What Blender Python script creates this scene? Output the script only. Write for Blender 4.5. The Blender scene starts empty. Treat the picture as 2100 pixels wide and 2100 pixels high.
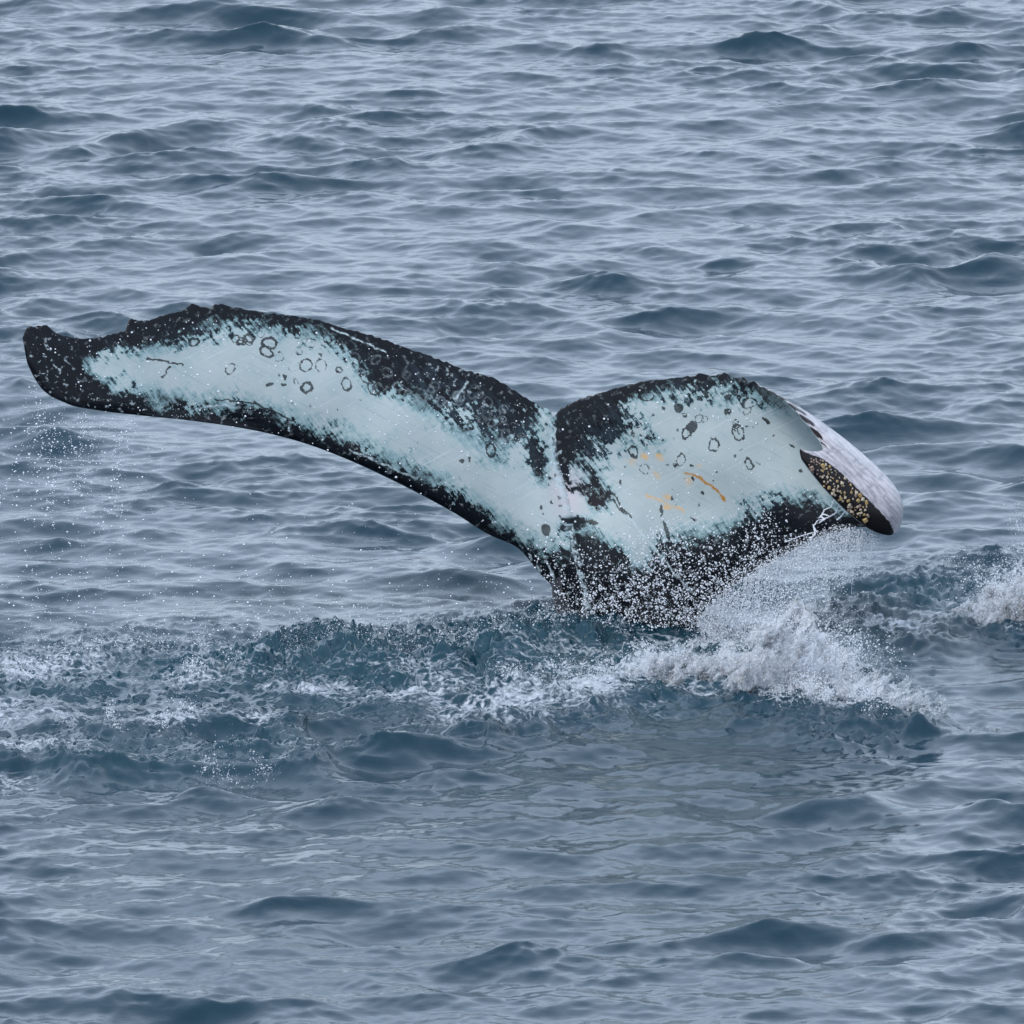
import bpy, math
import numpy as np
from mathutils import Vector

# ------------------------------------------------------------------ camera, sky, sun, exposure
scene = bpy.context.scene
COL = scene.collection
PITCH = math.radians(10.0)
LENS = 704.0
T = 18.0 / LENS
FWD = np.array([0, math.cos(PITCH), -math.sin(PITCH)])
UP = np.array([0, math.sin(PITCH), math.cos(PITCH)])
RIGHT = np.array([1.0, 0, 0])


def ray(px, py):
    px = np.asarray(px, float); py = np.asarray(py, float)
    sx = (px - 1050) / 1050 * T
    sy = -(py - 1050) / 1050 * T
    return FWD + sx[..., None] * RIGHT + sy[..., None] * UP


ZB = 90.0
CAM = -ZB * ray(1300, 1290)


def P3(px, py, d):
    """a point of the whale or splash, d metres nearer than the tail stock"""
    return CAM + ray(px, py) * (ZB - np.asarray(d, float))[..., None]


def G(px, py, z=0.0):
    r = ray(px, py)
    t = (z - CAM[2]) / r[..., 2]
    return CAM + r * t[..., None]


cam_d = bpy.data.cameras.new('camera')
cam_d.lens = LENS; cam_d.sensor_width = 36.0
cam_d.clip_start = 0.5; cam_d.clip_end = 20000
cam = bpy.data.objects.new('camera', cam_d); COL.objects.link(cam)
cam.location = CAM; cam.rotation_euler = (math.pi / 2 - PITCH, 0, 0)
scene.camera = cam

SUN_EL = math.radians(50); SUN_AZ = math.radians(216)   # azimuth clockwise from +Y (ahead of the camera)
world = bpy.data.worlds.new('World'); scene.world = world; world.use_nodes = True
wn = world.node_tree.nodes; wl = world.node_tree.links
bg = wn['Background']
sky = wn.new('ShaderNodeTexSky'); sky.sky_type = 'NISHITA'; sky.sun_disc = False
sky.sun_elevation = SUN_EL; sky.sun_rotation = SUN_AZ
sky.air_density = 1.0; sky.dust_density = 3.0; sky.ozone_density = 1.5
# an even overcast: the clear sky seen through a thick, uniform layer of cloud
ov = wn.new('ShaderNodeMix'); ov.data_type = 'RGBA'; ov.inputs[0].default_value = .80
wl.new(sky.outputs['Color'], ov.inputs[6]); ov.inputs[7].default_value = (5.5, 6.5, 8.0, 1)
wl.new(ov.outputs[2], bg.inputs['Color'])
bg.inputs['Strength'].default_value = 0.10

sun_d = bpy.data.lights.new('sun', 'SUN'); sun_d.energy = 1.0; sun_d.angle = math.radians(15)
sun_d.color = (1.0, 0.96, 0.92)
sun = bpy.data.objects.new('sun', sun_d); COL.objects.link(sun)
sdir = Vector((math.sin(SUN_AZ) * math.cos(SUN_EL), math.cos(SUN_AZ) * math.cos(SUN_EL), math.sin(SUN_EL)))
sun.rotation_euler = sdir.to_track_quat('Z', 'Y').to_euler()

vs = scene.view_settings
vs.view_transform = 'Standard'; vs.look = 'None'; vs.gamma = 1.0; vs.use_curve_mapping = False
vs.exposure = 1.0
cy = scene.cycles
cy.use_adaptive_sampling = True; cy.adaptive_threshold = .02
cy.max_bounces = 8; cy.transparent_max_bounces = 24; cy.diffuse_bounces = 5; cy.glossy_bounces = 3; cy.transmission_bounces = 2; cy.caustics_reflective = False; cy.caustics_refractive = False

rng = np.random.default_rng(7)

# ------------------------------------------------------------------ helpers
def smooth(a, b, x):
    t = np.clip((x - a) / (b - a), 0, 1)
    return t * t * (3 - 2 * t)


def tile_sample(tile, L, x, y):
    n = tile.shape[0]
    fx = (x / L * n) % n; fy = (y / L * n) % n
    i = np.floor(fx).astype(int); j = np.floor(fy).astype(int)
    tx = fx - i; ty = fy - j
    tx = tx * tx * (3 - 2 * tx) * .3 + tx * .7; ty = ty * ty * (3 - 2 * ty) * .3 + ty * .7
    i %= n; j %= n
    i1 = (i + 1) % n; j1 = (j + 1) % n
    return (tile[j, i] * (1 - tx) + tile[j, i1] * tx) * (1 - ty) + (tile[j1, i] * (1 - tx) + tile[j1, i1] * tx) * ty


def noise_tile(n, seed, beta=1.8, kmin=4, kmax=1e9):
    r = np.random.default_rng(seed)
    k1 = np.fft.fftfreq(n, 1 / n)
    KX, KY = np.meshgrid(k1, k1)
    K = np.hypot(KX, KY); K[0, 0] = 1e9
    A = np.where((K >= kmin) & (K < kmax), K ** (-beta), 0)
    f = np.fft.ifft2(np.fft.fft2(r.standard_normal((n, n))) * A).real
    return f / f.std()


def mesh_obj(name, verts, faces, mat=None, smooth_shade=True, parent=None):
    """faces: (n,4) or (n,3) int array"""
    me = bpy.data.meshes.new(name)
    verts = np.asarray(verts, np.float32); faces = np.asarray(faces, np.int32)
    n, k = faces.shape
    me.vertices.add(len(verts)); me.vertices.foreach_set('co', verts.ravel())
    me.loops.add(n * k); me.loops.foreach_set('vertex_index', faces.ravel())
    me.polygons.add(n); me.polygons.foreach_set('loop_start', np.arange(0, n * k, k, dtype=np.int32))
    me.polygons.foreach_set('use_smooth', np.full(n, smooth_shade))
    me.update(calc_edges=True)
    if mat: me.materials.append(mat)
    o = bpy.data.objects.new(name, me); COL.objects.link(o)
    if parent: o.parent = parent
    return o


def fattr(o, name, val):
    a = o.data.attributes.new(name, 'FLOAT', 'POINT')
    a.data.foreach_set('value', np.asarray(val, np.float32).ravel())


def vattr(o, name, val):
    a = o.data.attributes.new(name, 'FLOAT_VECTOR', 'POINT')
    a.data.foreach_set('vector', np.asarray(val, np.float32).ravel())


def tag(o, label=None, cat=None, group=None, kind=None):
    if label: o['label'] = label
    if cat: o['category'] = cat
    if group: o['group'] = group
    if kind: o['kind'] = kind


def grid_faces(nv, nu):
    i = np.arange(nv - 1)[:, None] * nu + np.arange(nu - 1)[None, :]
    i = i.ravel()
    return np.stack([i, i + 1, i + nu + 1, i + nu], 1)


class NT:
    """small node-tree writer"""
    def __init__(s, name):
        s.m = bpy.data.materials.new(name); s.m.use_nodes = True
        s.t = s.m.node_tree; s.n = s.t.nodes; s.l = s.t.links
        s.bsdf = s.n['Principled BSDF']; s.out = s.n['Material Output']

    def _set(s, sock, v):
        if isinstance(v, bpy.types.NodeSocket): s.l.new(v, sock)
        elif v is not None:
            if hasattr(sock.default_value, '__len__') and not hasattr(v, '__len__'): v = (v,) * len(sock.default_value)
            if hasattr(v, '__len__') and len(sock.default_value) == 4 and len(v) == 3: v = (*v, 1)
            sock.default_value = v

    def math(s, op, a, b=None, c=None, clamp=False):
        n = s.n.new('ShaderNodeMath'); n.operation = op; n.use_clamp = clamp
        for k, v in enumerate((a, b, c)):
            if v is not None: s._set(n.inputs[k], v)
        return n.outputs[0]

    def attr(s, name, out='Fac'):
        n = s.n.new('ShaderNodeAttribute'); n.attribute_name = name
        return n.outputs[out]

    def noise(s, vec, scale, detail=2, rough=.5, dist=0.0):
        n = s.n.new('ShaderNodeTexNoise'); s._set(n.inputs['Vector'], vec)
        n.inputs['Scale'].default_value = scale; n.inputs['Detail'].default_value = detail
        n.inputs['Roughness'].default_value = rough; n.inputs['Distortion'].default_value = dist
        return n.outputs['Fac']

    def voro(s, vec, scale, feature='F1', out='Distance', rnd=1.0):
        n = s.n.new('ShaderNodeTexVoronoi'); n.feature = feature; s._set(n.inputs['Vector'], vec)
        n.inputs['Scale'].default_value = scale; n.inputs['Randomness'].default_value = rnd
        return n.outputs[out]

    def mapping(s, vec, scale=(1, 1, 1), rot=(0, 0, 0), loc=(0, 0, 0)):
        n = s.n.new('ShaderNodeMapping'); s._set(n.inputs['Vector'], vec)
        n.inputs['Scale'].default_value = scale; n.inputs['Rotation'].default_value = rot
        n.inputs['Location'].default_value = loc
        return n.outputs[0]

    def range(s, v, a, b, c=0.0, d=1.0, sm=False):
        n = s.n.new('ShaderNodeMapRange'); n.interpolation_type = 'SMOOTHSTEP' if sm else 'LINEAR'
        for k, x in enumerate((v, a, b, c, d)): s._set(n.inputs[k], x)
        return n.outputs[0]

    def mix(s, f, a, b):
        n = s.n.new('ShaderNodeMix'); n.data_type = 'RGBA'
        s._set(n.inputs[0], f); s._set(n.inputs[6], a); s._set(n.inputs[7], b)
        return n.outputs[2]

    def bump(s, h, strength, dist, normal=None):
        n = s.n.new('ShaderNodeBump'); s._set(n.inputs['Height'], h)
        n.inputs['Strength'].default_value = strength; n.inputs['Distance'].default_value = dist
        if normal: s.l.new(normal, n.inputs['Normal'])
        return n.outputs[0]

    def put(s, **kw):
        for k, v in kw.items(): s._set(s.bsdf.inputs[k.replace('_', ' ')], v)


# ------------------------------------------------------------------ sea
def ocean_tile(N, L, lam_lo, lam_hi, rms_slope, wind, seed, beta=4.2, spread=2.0, peak=None):
    """height and choppy displacement of a periodic patch of waves"""
    r = np.random.default_rng(seed)
    k1 = 2 * np.pi * np.fft.fftfreq(N, L / N)
    KX, KY = np.meshgrid(k1, k1); K = np.hypot(KX, KY); K[0, 0] = 1e-6
    D = .05
    for ang, wt in wind:                       # two crossing wave trains
        D = D + wt * np.abs((KX * math.sin(math.radians(ang)) - KY * math.cos(math.radians(ang))) / K) ** spread
    S = K ** (-beta) * D
    if peak: S = S * np.exp(-1.25 * (2 * np.pi / peak / K) ** 2)
    klo = 2 * np.pi / lam_hi; khi = 2 * np.pi / lam_lo
    S = S * smooth(klo * .8, klo * 1.2, K) * (1 - smooth(khi * .8, khi * 1.2, K))
    S[0, 0] = 0
    H = np.fft.fft2(r.standard_normal((N, N))) * np.sqrt(S)
    sl = np.sqrt((np.fft.ifft2(1j * KX * H).real.std()) ** 2 + (np.fft.ifft2(1j * KY * H).real.std()) ** 2)
    H *= rms_slope / sl
    h = np.fft.ifft2(H).real
    dx = np.fft.ifft2(1j * KX / K * H).real
    dy = np.fft.ifft2(1j * KY / K * H).real
    return h, dx, dy


WIND = [(36, .6), (-30, .38), (4, .25)]
LA, LB = 27.0, 6.3
TA = ocean_tile(1024, LA, .45, 12.0, .140, WIND, 14, beta=3.9, spread=7.0, peak=.85)
TB = ocean_tile(1024, LB, .035, .45, .125, WIND, 23, beta=3.9, spread=3.0)
NZ1 = noise_tile(512, 3, 1.5, 3)
NZ2 = noise_tile(512, 4, 1.25, 6)
NZ3 = noise_tile(512, 5, 1.7, 4)


def graded(dense_lo, dense_hi, step, far):
    a = np.arange(dense_lo, dense_hi, step)
    up = [a[-1]]; s = step
    while up[-1] < far: s *= 1.028 if s < .10 else 1.16; up.append(up[-1] + s)
    dn = [a[0]]; s = step
    while dn[-1] > -far: s *= 1.028 if s < .10 else 1.16; dn.append(dn[-1] - s)
    return np.concatenate([dn[:0:-1], a, up[1:]])


gx = graded(-4.3, 3.8, .0108, 6000.0)
gy = graded(-9.2, 24.4, .028, 6000.0)
X, Y = np.meshgrid(gx, gy)
SP = np.maximum(np.gradient(gx)[None, :], np.gradient(gy)[:, None] * .45)


def polydist(x, y, pts):
    """distance to a polyline, and which way: signed y offset of nearest point"""
    best = np.full(x.shape, 1e9); sy = np.zeros(x.shape); tt = np.zeros(x.shape)
    n = len(pts) - 1
    for k in range(n):
        ax, ay = pts[k]; bx, by = pts[k + 1]
        dx, dy = bx - ax, by - ay
        t = np.clip(((x - ax) * dx + (y - ay) * dy) / (dx * dx + dy * dy + 1e-12), 0, 1)
        qx, qy = ax + t * dx, ay + t * dy
        d = np.hypot(x - qx, y - qy)
        m = d < best
        best[m] = d[m]; sy[m] = (y - qy)[m]; tt[m] = ((k + t) / n)[m]
    return best, sy, tt


# crests thrown up by the tail: (points of the crest line, height, front width, back width)
def crest(pts, A):
    p = np.array(pts, float)
    g = G(p[:, 0], p[:, 1] + 0 * p[:, 0], A)
    return g[:, :2], A


RIDGES = [
    (*crest([(-160, 1400), (40, 1352), (200, 1322), (400, 1312), (600, 1324), (720, 1330)], .055), .34, .6),
    (*crest([(560, 1335), (680, 1330), (800, 1326), (1000, 1300), (1185, 1268)], .115), .34, .7),
    (*crest([(-120, 1570), (60, 1536), (200, 1496), (330, 1482), (500, 1494), (640, 1510)], .06), .4, .6),
    (*crest([(1000, 1455), (1150, 1424), (1300, 1402), (1450, 1388), (1560, 1392), (1680, 1425), (1820, 1462)], .08), .42, .85),
    (*crest([(1700, 1265), (1800, 1228), (1900, 1200), (2000, 1178), (2100, 1160), (2240, 1140)], .075), .32, .6),
    (*crest([(1780, 1312), (1880, 1286), (1980, 1270), (2080, 1262), (2220, 1252)], .06), .24, .4),
    (*crest([(60, 1440), (240, 1412), (480, 1420), (700, 1416), (860, 1428)], .035), .22, .3),
    (*crest([(420, 1468), (650, 1452), (900, 1440), (1100, 1420)], .035), .22, .3),
    (*crest([(1280, 1370), (1400, 1345), (1520, 1320), (1600, 1330)], .05), .22, .35),
]
near = (np.abs(X) < 5.2) & (Y > -9.5) & (Y < 9)
xs, ys = X[near], Y[near]
wob = tile_sample(NZ3, 3.1, xs, ys) * .07
dz = np.zeros(xs.shape)
for pts, A, wf, wb in RIDGES:
    d, s, t = polydist(xs, ys + wob, pts)
    w = np.where(s < 0, wf, wb)
    end = smooth(0, .12, t) * (1 - smooth(.88, 1, t))
    amp = A * (.75 + .25 * tile_sample(NZ1, 2.3, xs + A * 7, ys))
    dz += amp * np.exp(-(d / w) ** 2) * np.where((pts[0, 0] < xs) & (xs < pts[-1, 0]), 1, np.exp(-(d / wf) ** 2))

# where the water is churned and where foam lies: blobs on the water surface
def blobs(x, y, lst):
    f = np.zeros(x.shape)
    for (px, py, rx, ry, a) in lst:
        c = G(np.array(px), np.array(py))
        mx = .0022 * rx; my = .0022 * ry / math.sin(math.radians(10.3))
        f = np.maximum(f, a * np.exp(-(((x - c[0]) / mx) ** 2 + ((y - c[1]) / my) ** 2)))
    return f


CHURN = [(120, 1400, 260, 60, 1), (420, 1380, 300, 60, 1), (760, 1400, 330, 60, 1), (1080, 1380, 260, 80, 1), (1350, 1370, 260, 90, 1),
         (1640, 1390, 230, 80, 1), (250, 1560, 260, 45, .7), (520, 1540, 200, 40, .6), (1900, 1240, 220, 40, .8), (2080, 1250, 130, 50, 1)]
FOAM = [(90, 1385, 190, 36, .72), (60, 1470, 160, 38, .66), (250, 1345, 160, 20, .6), (420, 1400, 240, 22, .6), (330, 1495, 110, 15, .95), (520, 1500, 70, 8, .7),
        (640, 1430, 240, 22, .62), (860, 1445, 130, 20, .9), (900, 1400, 200, 24, .55), (1010, 1470, 170, 30, .85), (1180, 1440, 190, 38, .92),
        (1330, 1400, 200, 40, .9), (1480, 1400, 170, 38, 1.0), (1640, 1410, 130, 52, 1.1), (1740, 1455, 110, 16, 1.0), (1500, 1330, 130, 30, .85),
        (1260, 1355, 190, 24, .74), (1340, 1325, 130, 16, .7), (1140, 1395, 190, 22, .74), (1000, 1420, 160, 18, .7), (640, 1350, 420, 30, .45), (1050, 1340, 200, 24, .4), (1830, 1310, 120, 16, .8), (1960, 1288, 120, 14, .75), (2085, 1262, 70, 40, 1.0),
        (60, 1545, 130, 18, .8), (900, 1270, 170, 12, .3), (1740, 1390, 60, 24, .9), (20, 1610, 60, 20, .5)]
churn_n = np.clip(blobs(xs, ys, CHURN), 0, 1)
foam_n = np.clip(blobs(xs, ys, FOAM), 0, 1.2)

fa = 1 - smooth(.06, .5, SP)
fb = 1 - smooth(.012, .05, SP)
Z = TA_h = tile_sample(TA[0], LA, X, Y) * fa
CH = 1.15
DX = CH * tile_sample(TA[1], LA, X, Y) * fa
DY = CH * tile_sample(TA[2], LA, X, Y) * fa
gust = np.clip(1 + .35 * tile_sample(NZ1, 17.0, X, Y), .85, 2)
env = np.clip(.70 + .62 * np.clip(tile_sample(NZ3, 13.0, X * .8 + 4, Y * .6), -.4, 2), .6, 1.6)
env = env * (1 - blobs(X, Y, [(1860, 1450, 280, 90, .7), (1950, 1360, 200, 60, .4)]))
Z = Z * env; DX *= env; DY *= env
Z = Z + tile_sample(TB[0], LB, X, Y) * fb * gust
DX += CH * tile_sample(TB[1], LB, X, Y) * fb * gust
DY += CH * tile_sample(TB[2], LB, X, Y) * fb * gust
Zn = Z[near] * (1 - .35 * churn_n) + dz
TBn = tile_sample(TB[0], LB, xs * 1.1 + 2.7, ys * 1.3 + 1.1)
Zn += churn_n * (.012 * tile_sample(NZ2, 2.6, xs * .8, ys * 1.15) +   .004 * tile_sample(NZ2, .9, xs * .75, ys * 1.1) + .5 * TBn)
Zn += np.clip(foam_n - .3, 0, 1) * .014 * np.abs(tile_sample(NZ2, 1.0, xs + 3, ys * 1.1))
Z[near] = Zn
foam = np.zeros(X.shape); foam[near] = foam_n
churn = np.zeros(X.shape); churn[near] = churn_n


def sea_z(x, y):
    """height of the built sea near a point"""
    i = np.clip(np.searchsorted(gx, x), 1, len(gx) - 1); j = np.clip(np.searchsorted(gy, y), 1, len(gy) - 1)
    return Z[j, i]


def sea_material(name, foamy):
    m = NT(name)
    geo = m.n.new('ShaderNodeNewGeometry').outputs['Position']
    b2 = m.noise(m.mapping(geo, scale=(.8, 1.0, 1)), 36.0, 3, .6)
    nor = m.bump(b2, .24, .005)
    if not foamy:
        m.put(Base_Color=WATER, Roughness=.10, IOR=1.333, Normal=nor)
        return m.m
    fo = m.attr('foam'); chn = m.attr('churn')
    lv = m.mapping(geo, scale=(.8, .85, 1.3), rot=(0, 0, math.radians(-12)))
    warp = m.n.new('ShaderNodeVectorMath'); warp.operation = 'MULTIPLY_ADD'
    nz = m.n.new('ShaderNodeTexNoise'); m.l.new(lv, nz.inputs['Vector']); nz.inputs['Scale'].default_value = 3.0; nz.inputs['Detail'].default_value = 3
    m.l.new(nz.outputs['Color'], warp.inputs[0]); warp.inputs[1].default_value = (.45, .45, .45); m.l.new(lv, warp.inputs[2])
    wv = warp.outputs[0]
    lace = m.math('SUBTRACT', 1.0, m.math('MULTIPLY', m.voro(wv, 15.0, 'DISTANCE_TO_EDGE'), 3.0), clamp=True)
    n1 = m.noise(wv, 4.0, 6, .66)
    n2 = m.noise(wv, 48.0, 4, .65)
    fld = m.math('ADD', m.math('MULTIPLY', n1, 1.2), m.math('MULTIPLY', n2, .7))
    fld = m.math('ADD', fld, m.math('MULTIPLY', lace, .34))
    th = m.range(fo, 0.0, 1.1, 1.38, .70)
    fmask = m.range(fld, th, m.math('ADD', th, .42), 0, 1, sm=True)
    fmask = m.math('MULTIPLY', fmask, m.range(fo, .05, .25, 0, 1))
    fmask = m.math('MULTIPLY', fmask, m.range(n2, .34, .60, .35, 1.0))
    water = m.mix(m.math('MULTIPLY', chn, .6), WATER, (.009, .046, .066))
    col = m.mix(fmask, water, (.40, .44, .49))
    m.put(Base_Color=col, Roughness=m.range(fmask, 0, 1, .12, .7), IOR=1.333, Normal=nor)
    return m.m


WATER = (.0018, .022, .038)
V = np.stack([X + DX, Y + DY, Z], -1).reshape(-1, 3)
gfc = grid_faces(len(gy), len(gx))
sea = mesh_obj('sea', V, gfc, sea_material('sea_water', False))
sea.data.materials.append(sea_material('foamy_sea_water', True))
sea.data.polygons.foreach_set('material_index', ((foam + churn).ravel()[gfc].max(1) > .04).astype(np.int32))
fattr(sea, 'foam', foam); fattr(sea, 'churn', churn)
tag(sea, kind='structure')

# ------------------------------------------------------------------ whale tail
# columns across the flukes from the left tip to the right tip: trailing edge -> leading edge, depth towards the viewer
def line(t, b, d, db=None, n=5):
    db = d if db is None else db
    v = np.linspace(0, 1, n)[:, None]
    t = np.array([*t, d]); b = np.array([*b, db])
    return t + (b - t) * v


COLS = [
    line((46, 690), (56, 745), .46), line((56, 674), (84, 794), .44), line((96, 676), (134, 826), .41), line((159, 692), (205, 842), .36), line((232, 682), (290, 852), .31),
    line((312, 658), (378, 861), .26), line((391, 640), (468, 873), .21), line((475, 632), (556, 890), .17), line((562, 643), (640, 914), .13),
    line((645, 656), (717, 944), .10), line((730, 680), (795, 980), .07), line((808, 704), (866, 1016), .05), line((880, 730), (935, 1054), .03),
    line((950, 757), (1002, 1096), .02), line((1011, 776), (1062, 1124), .01), line((1062, 805), (1107, 1176), .0), line((1102, 829), (1150, 1224), 0),
    line((1127, 840), (1190, 1350), 0), line((1138, 853), (1216, 1500), 0, -.02), line((1150, 839), (1262, 1510), 0, -.02), line((1182, 822), (1318, 1510), .01, -.02),
    line((1226, 808), (1372, 1500), .03, 0), line((1270, 794), (1408, 1370), .06, .03), line((1323, 783), (1430, 1272), .10, .08), line((1376, 775), (1462, 1236), .15, .14),
    line((1428, 770), (1505, 1200), .21, .21), line((1486, 769), (1560, 1166), .30, .32),
    np.array([(1532, 780, .42), (1560, 870, .44), (1590, 960, .46), (1620, 1050, .48), (1640, 1120, .5)]),
    np.array([(1560, 791, .58), (1622, 860, .60), (1686, 945, .63), (1735, 1030, .66), (1742, 1082, .68)]),
    np.array([(1580, 801, .76), (1666, 866, .80), (1754, 942, .84), (1824, 1020, .90), (1832, 1090, .90)]),
    np.array([(1614, 824, .92), (1684, 882, .96), (1756, 955, 1.0), (1818, 1030, 1.04), (1822, 1098, 1.04)]),
    np.array([(1650, 862, 1.06), (1696, 905, 1.09), (1745, 970, 1.12), (1784, 1035, 1.14), (1786, 1086, 1.14)]),
    np.array([(1688, 915, 1.16), (1702, 938, 1.19), (1720, 978, 1.21), (1734, 1018, 1.22), (1732, 1044, 1.22)]),
    np.array([(1664, 926, 1.27), (1668, 938, 1.28), (1672, 955, 1.29), (1675, 970, 1.3), (1676, 984, 1.3)]),
    np.array([(1640, 921, 1.33), (1640, 926, 1.33), (1641, 931, 1.33), (1642, 936, 1.33), (1644, 942, 1.33)]),
]
NET = np.array(COLS)          # (ncol, 5, 3)
ncol = len(NET)
chord = np.zeros(ncol)
for i in range(1, ncol):
    dd = NET[i] - NET[i - 1]
    chord[i] = chord[i - 1] + np.mean(np.hypot(np.hypot(dd[:, 0], dd[:, 1]), dd[:, 2] * 300))


def hermite(tk, pk, t):
    m_ = np.gradient(pk, tk, axis=0)
    i = np.clip(np.searchsorted(tk, t, side='right') - 1, 0, len(tk) - 2)
    h = (tk[i + 1] - tk[i]); s = (t - tk[i]) / h
    sh = (-1,) + (1,) * (pk.ndim - 1)
    s_ = s.reshape(sh); h_ = h.reshape(sh)
    return ((2 * s_**3 - 3 * s_**2 + 1) * pk[i] + (s_**3 - 2 * s_**2 + s_) * h_ * m_[i]
            + (-2 * s_**3 + 3 * s_**2) * pk[i + 1] + (s_**3 - s_**2) * h_ * m_[i + 1])


NU, NV = 1060, 190
uu = np.linspace(0, chord[-1], NU)
A_ = hermite(chord, NET, uu)                                   # (NU,5,3)
sv = np.linspace(0, 1, NV)
vv = .5 * sv + .5 * (1 - np.cos(np.pi * sv)) / 2
S_ = hermite(np.linspace(0, 1, 5), np.transpose(A_, (1, 0, 2)), vv)   # (NV,NU,3)
PX, PY, PD = S_[..., 0].copy(), S_[..., 1].copy(), S_[..., 2].copy()
FOLD = chord[29]
UU = np.broadcast_to(uu, PX.shape); VV = np.broadcast_to(vv[:, None], PX.shape)
flap = smooth(FOLD - 12, FOLD + 12, UU)
# ragged trailing edge: notches and lobes traced from the left and right flukes
bump_x = [0, 46, 60, 80, 96, 106, 118, 160, 205, 235, 258, 263, 271, 284, 312, 340, 372, 384, 392, 404, 430, 440, 455, 472, 500, 530, 562, 620, 700, 760, 830, 900, 950, 985, 1015, 1050,
          1130, 1200, 1300, 1340, 1380, 1425, 1437, 1452, 1468, 1486, 1500, 1512, 1524, 1536, 1548, 1560, 2000]
bump_y = [0, 0, -2, -4, -9, -2, 3, 2, 4, 3, 4, -16, -17, -8, -4, -6, -5, -11, -17, -11, -1, -8, -9, -3, 1, 1, 0, -1, 0, -2, 1, -1, 0, 0, -2, 1,
          0, 0, 0, -1, 1, 1, -6, 1, 2, -5, 0, 2, -4, 2, -4, 2, 0]
jit = np.random.default_rng(5).standard_normal(400) * 1.1
bx = np.linspace(0, 2100, 400)
ragged = np.interp(PX, bump_x, bump_y) + np.interp(PX, bx, jit)
PY += ragged * np.exp(-VV / .05) * (1 - flap)
scal = np.abs(np.sin(UU / 9.5)) * 2.5
PX -= scal * np.exp(-VV / .05) * flap * (1 - smooth(chord[32] - 15, chord[32] + 10, UU))
M = P3(PX, PY, PD)
du = np.gradient(M, axis=1); dv = np.gradient(M, axis=0)
N = np.cross(dv, du); N /= np.linalg.norm(N, axis=-1, keepdims=True) + 1e-12
mid = NU // 3
if N[NV // 2, mid] @ FWD > 0: N = -N          # N points to the viewer on the under side
w = 1 - VV
naca = 2 * (1.4845 * np.sqrt(np.clip(w, 0, 1)) - .63 * w - 1.758 * w**2 + 1.4215 * w**3 - .5075 * w**4)   # max about 1
naca = np.clip(naca, 0, None) * (1 - .0) + .0
hm = np.interp(uu, [0, chord[3], chord[9], chord[15], chord[18], chord[22], chord[26], chord[29], chord[32], chord[34]],
               [.014, .028, .046, .064, .066, .064, .056, .042, .028, .012])[None, :]
uc = (UU - chord[19]) / (chord[24] - chord[15]) * 2
ped = np.exp(-(uc / .75) ** 2) * smooth(980, 1330, PY)
H = hm * naca + .004 * np.sqrt(np.clip(1 - (1 - np.minimum(VV, .03) / .03) ** 2, 0, 1))
H = H * (1 - ped) + ped * .15 * np.sqrt(np.clip(w, 0.0, 1)) * np.sqrt(np.clip(1 - (uc * .8) ** 2, 0.05, 1))
edge = np.minimum(UU, chord[-1] - UU) / 22.0
H *= np.sqrt(np.clip(1 - (1 - np.clip(edge, 0, 1)) ** 2, 0, 1))
# keel down the middle of the stock, faint swelling of the tail muscles
keel_x = np.interp(PY, [842, 900, 960, 1060, 1130, 1200, 1290, 1500], [1138, 1133, 1140, 1164, 1180, 1198, 1216, 1262])
dk = PX - keel_x
ridge = .016 * np.exp(-(dk / 9) ** 2) * smooth(1030, 1150, PY) - .010 * np.exp(-(dk / 16) ** 2) * (1 - smooth(900, 1000, PY)) * smooth(838, 860, PY)
lump = .012 * tile_sample(noise_tile(256, 9, 1.5, 2, 9), 1300, PX, PY)
HF = H + (ridge + lump * np.clip(H / .03, 0, 1)) * (1 - flap) * np.clip(H / .02, 0, 1)
front = M + N * HF[..., None]
back = M - N * H[..., None]

# ---- pigment fields, laid out on the skin in the same sheet coordinates
def sd_poly(x, y, pts):
    """signed distance, positive inside"""
    p = np.array(pts, float)
    d = np.full(x.shape, 1e9); inside = np.zeros(x.shape, bool)
    for k in range(len(p)):
        a = p[k]; b = p[(k + 1) % len(p)]
        e = b - a
        t = np.clip(((x - a[0]) * e[0] + (y - a[1]) * e[1]) / (e @ e + 1e-9), 0, 1)
        d = np.minimum(d, np.hypot(x - a[0] - t * e[0], y - a[1] - t * e[1]))
        c = ((a[1] > y) != (b[1] > y)) & (x < (b[0] - a[0]) * (y - a[1]) / (b[1] - a[1] + 1e-12) + a[0])
        inside ^= c
    return np.where(inside, d, -d)


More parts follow.
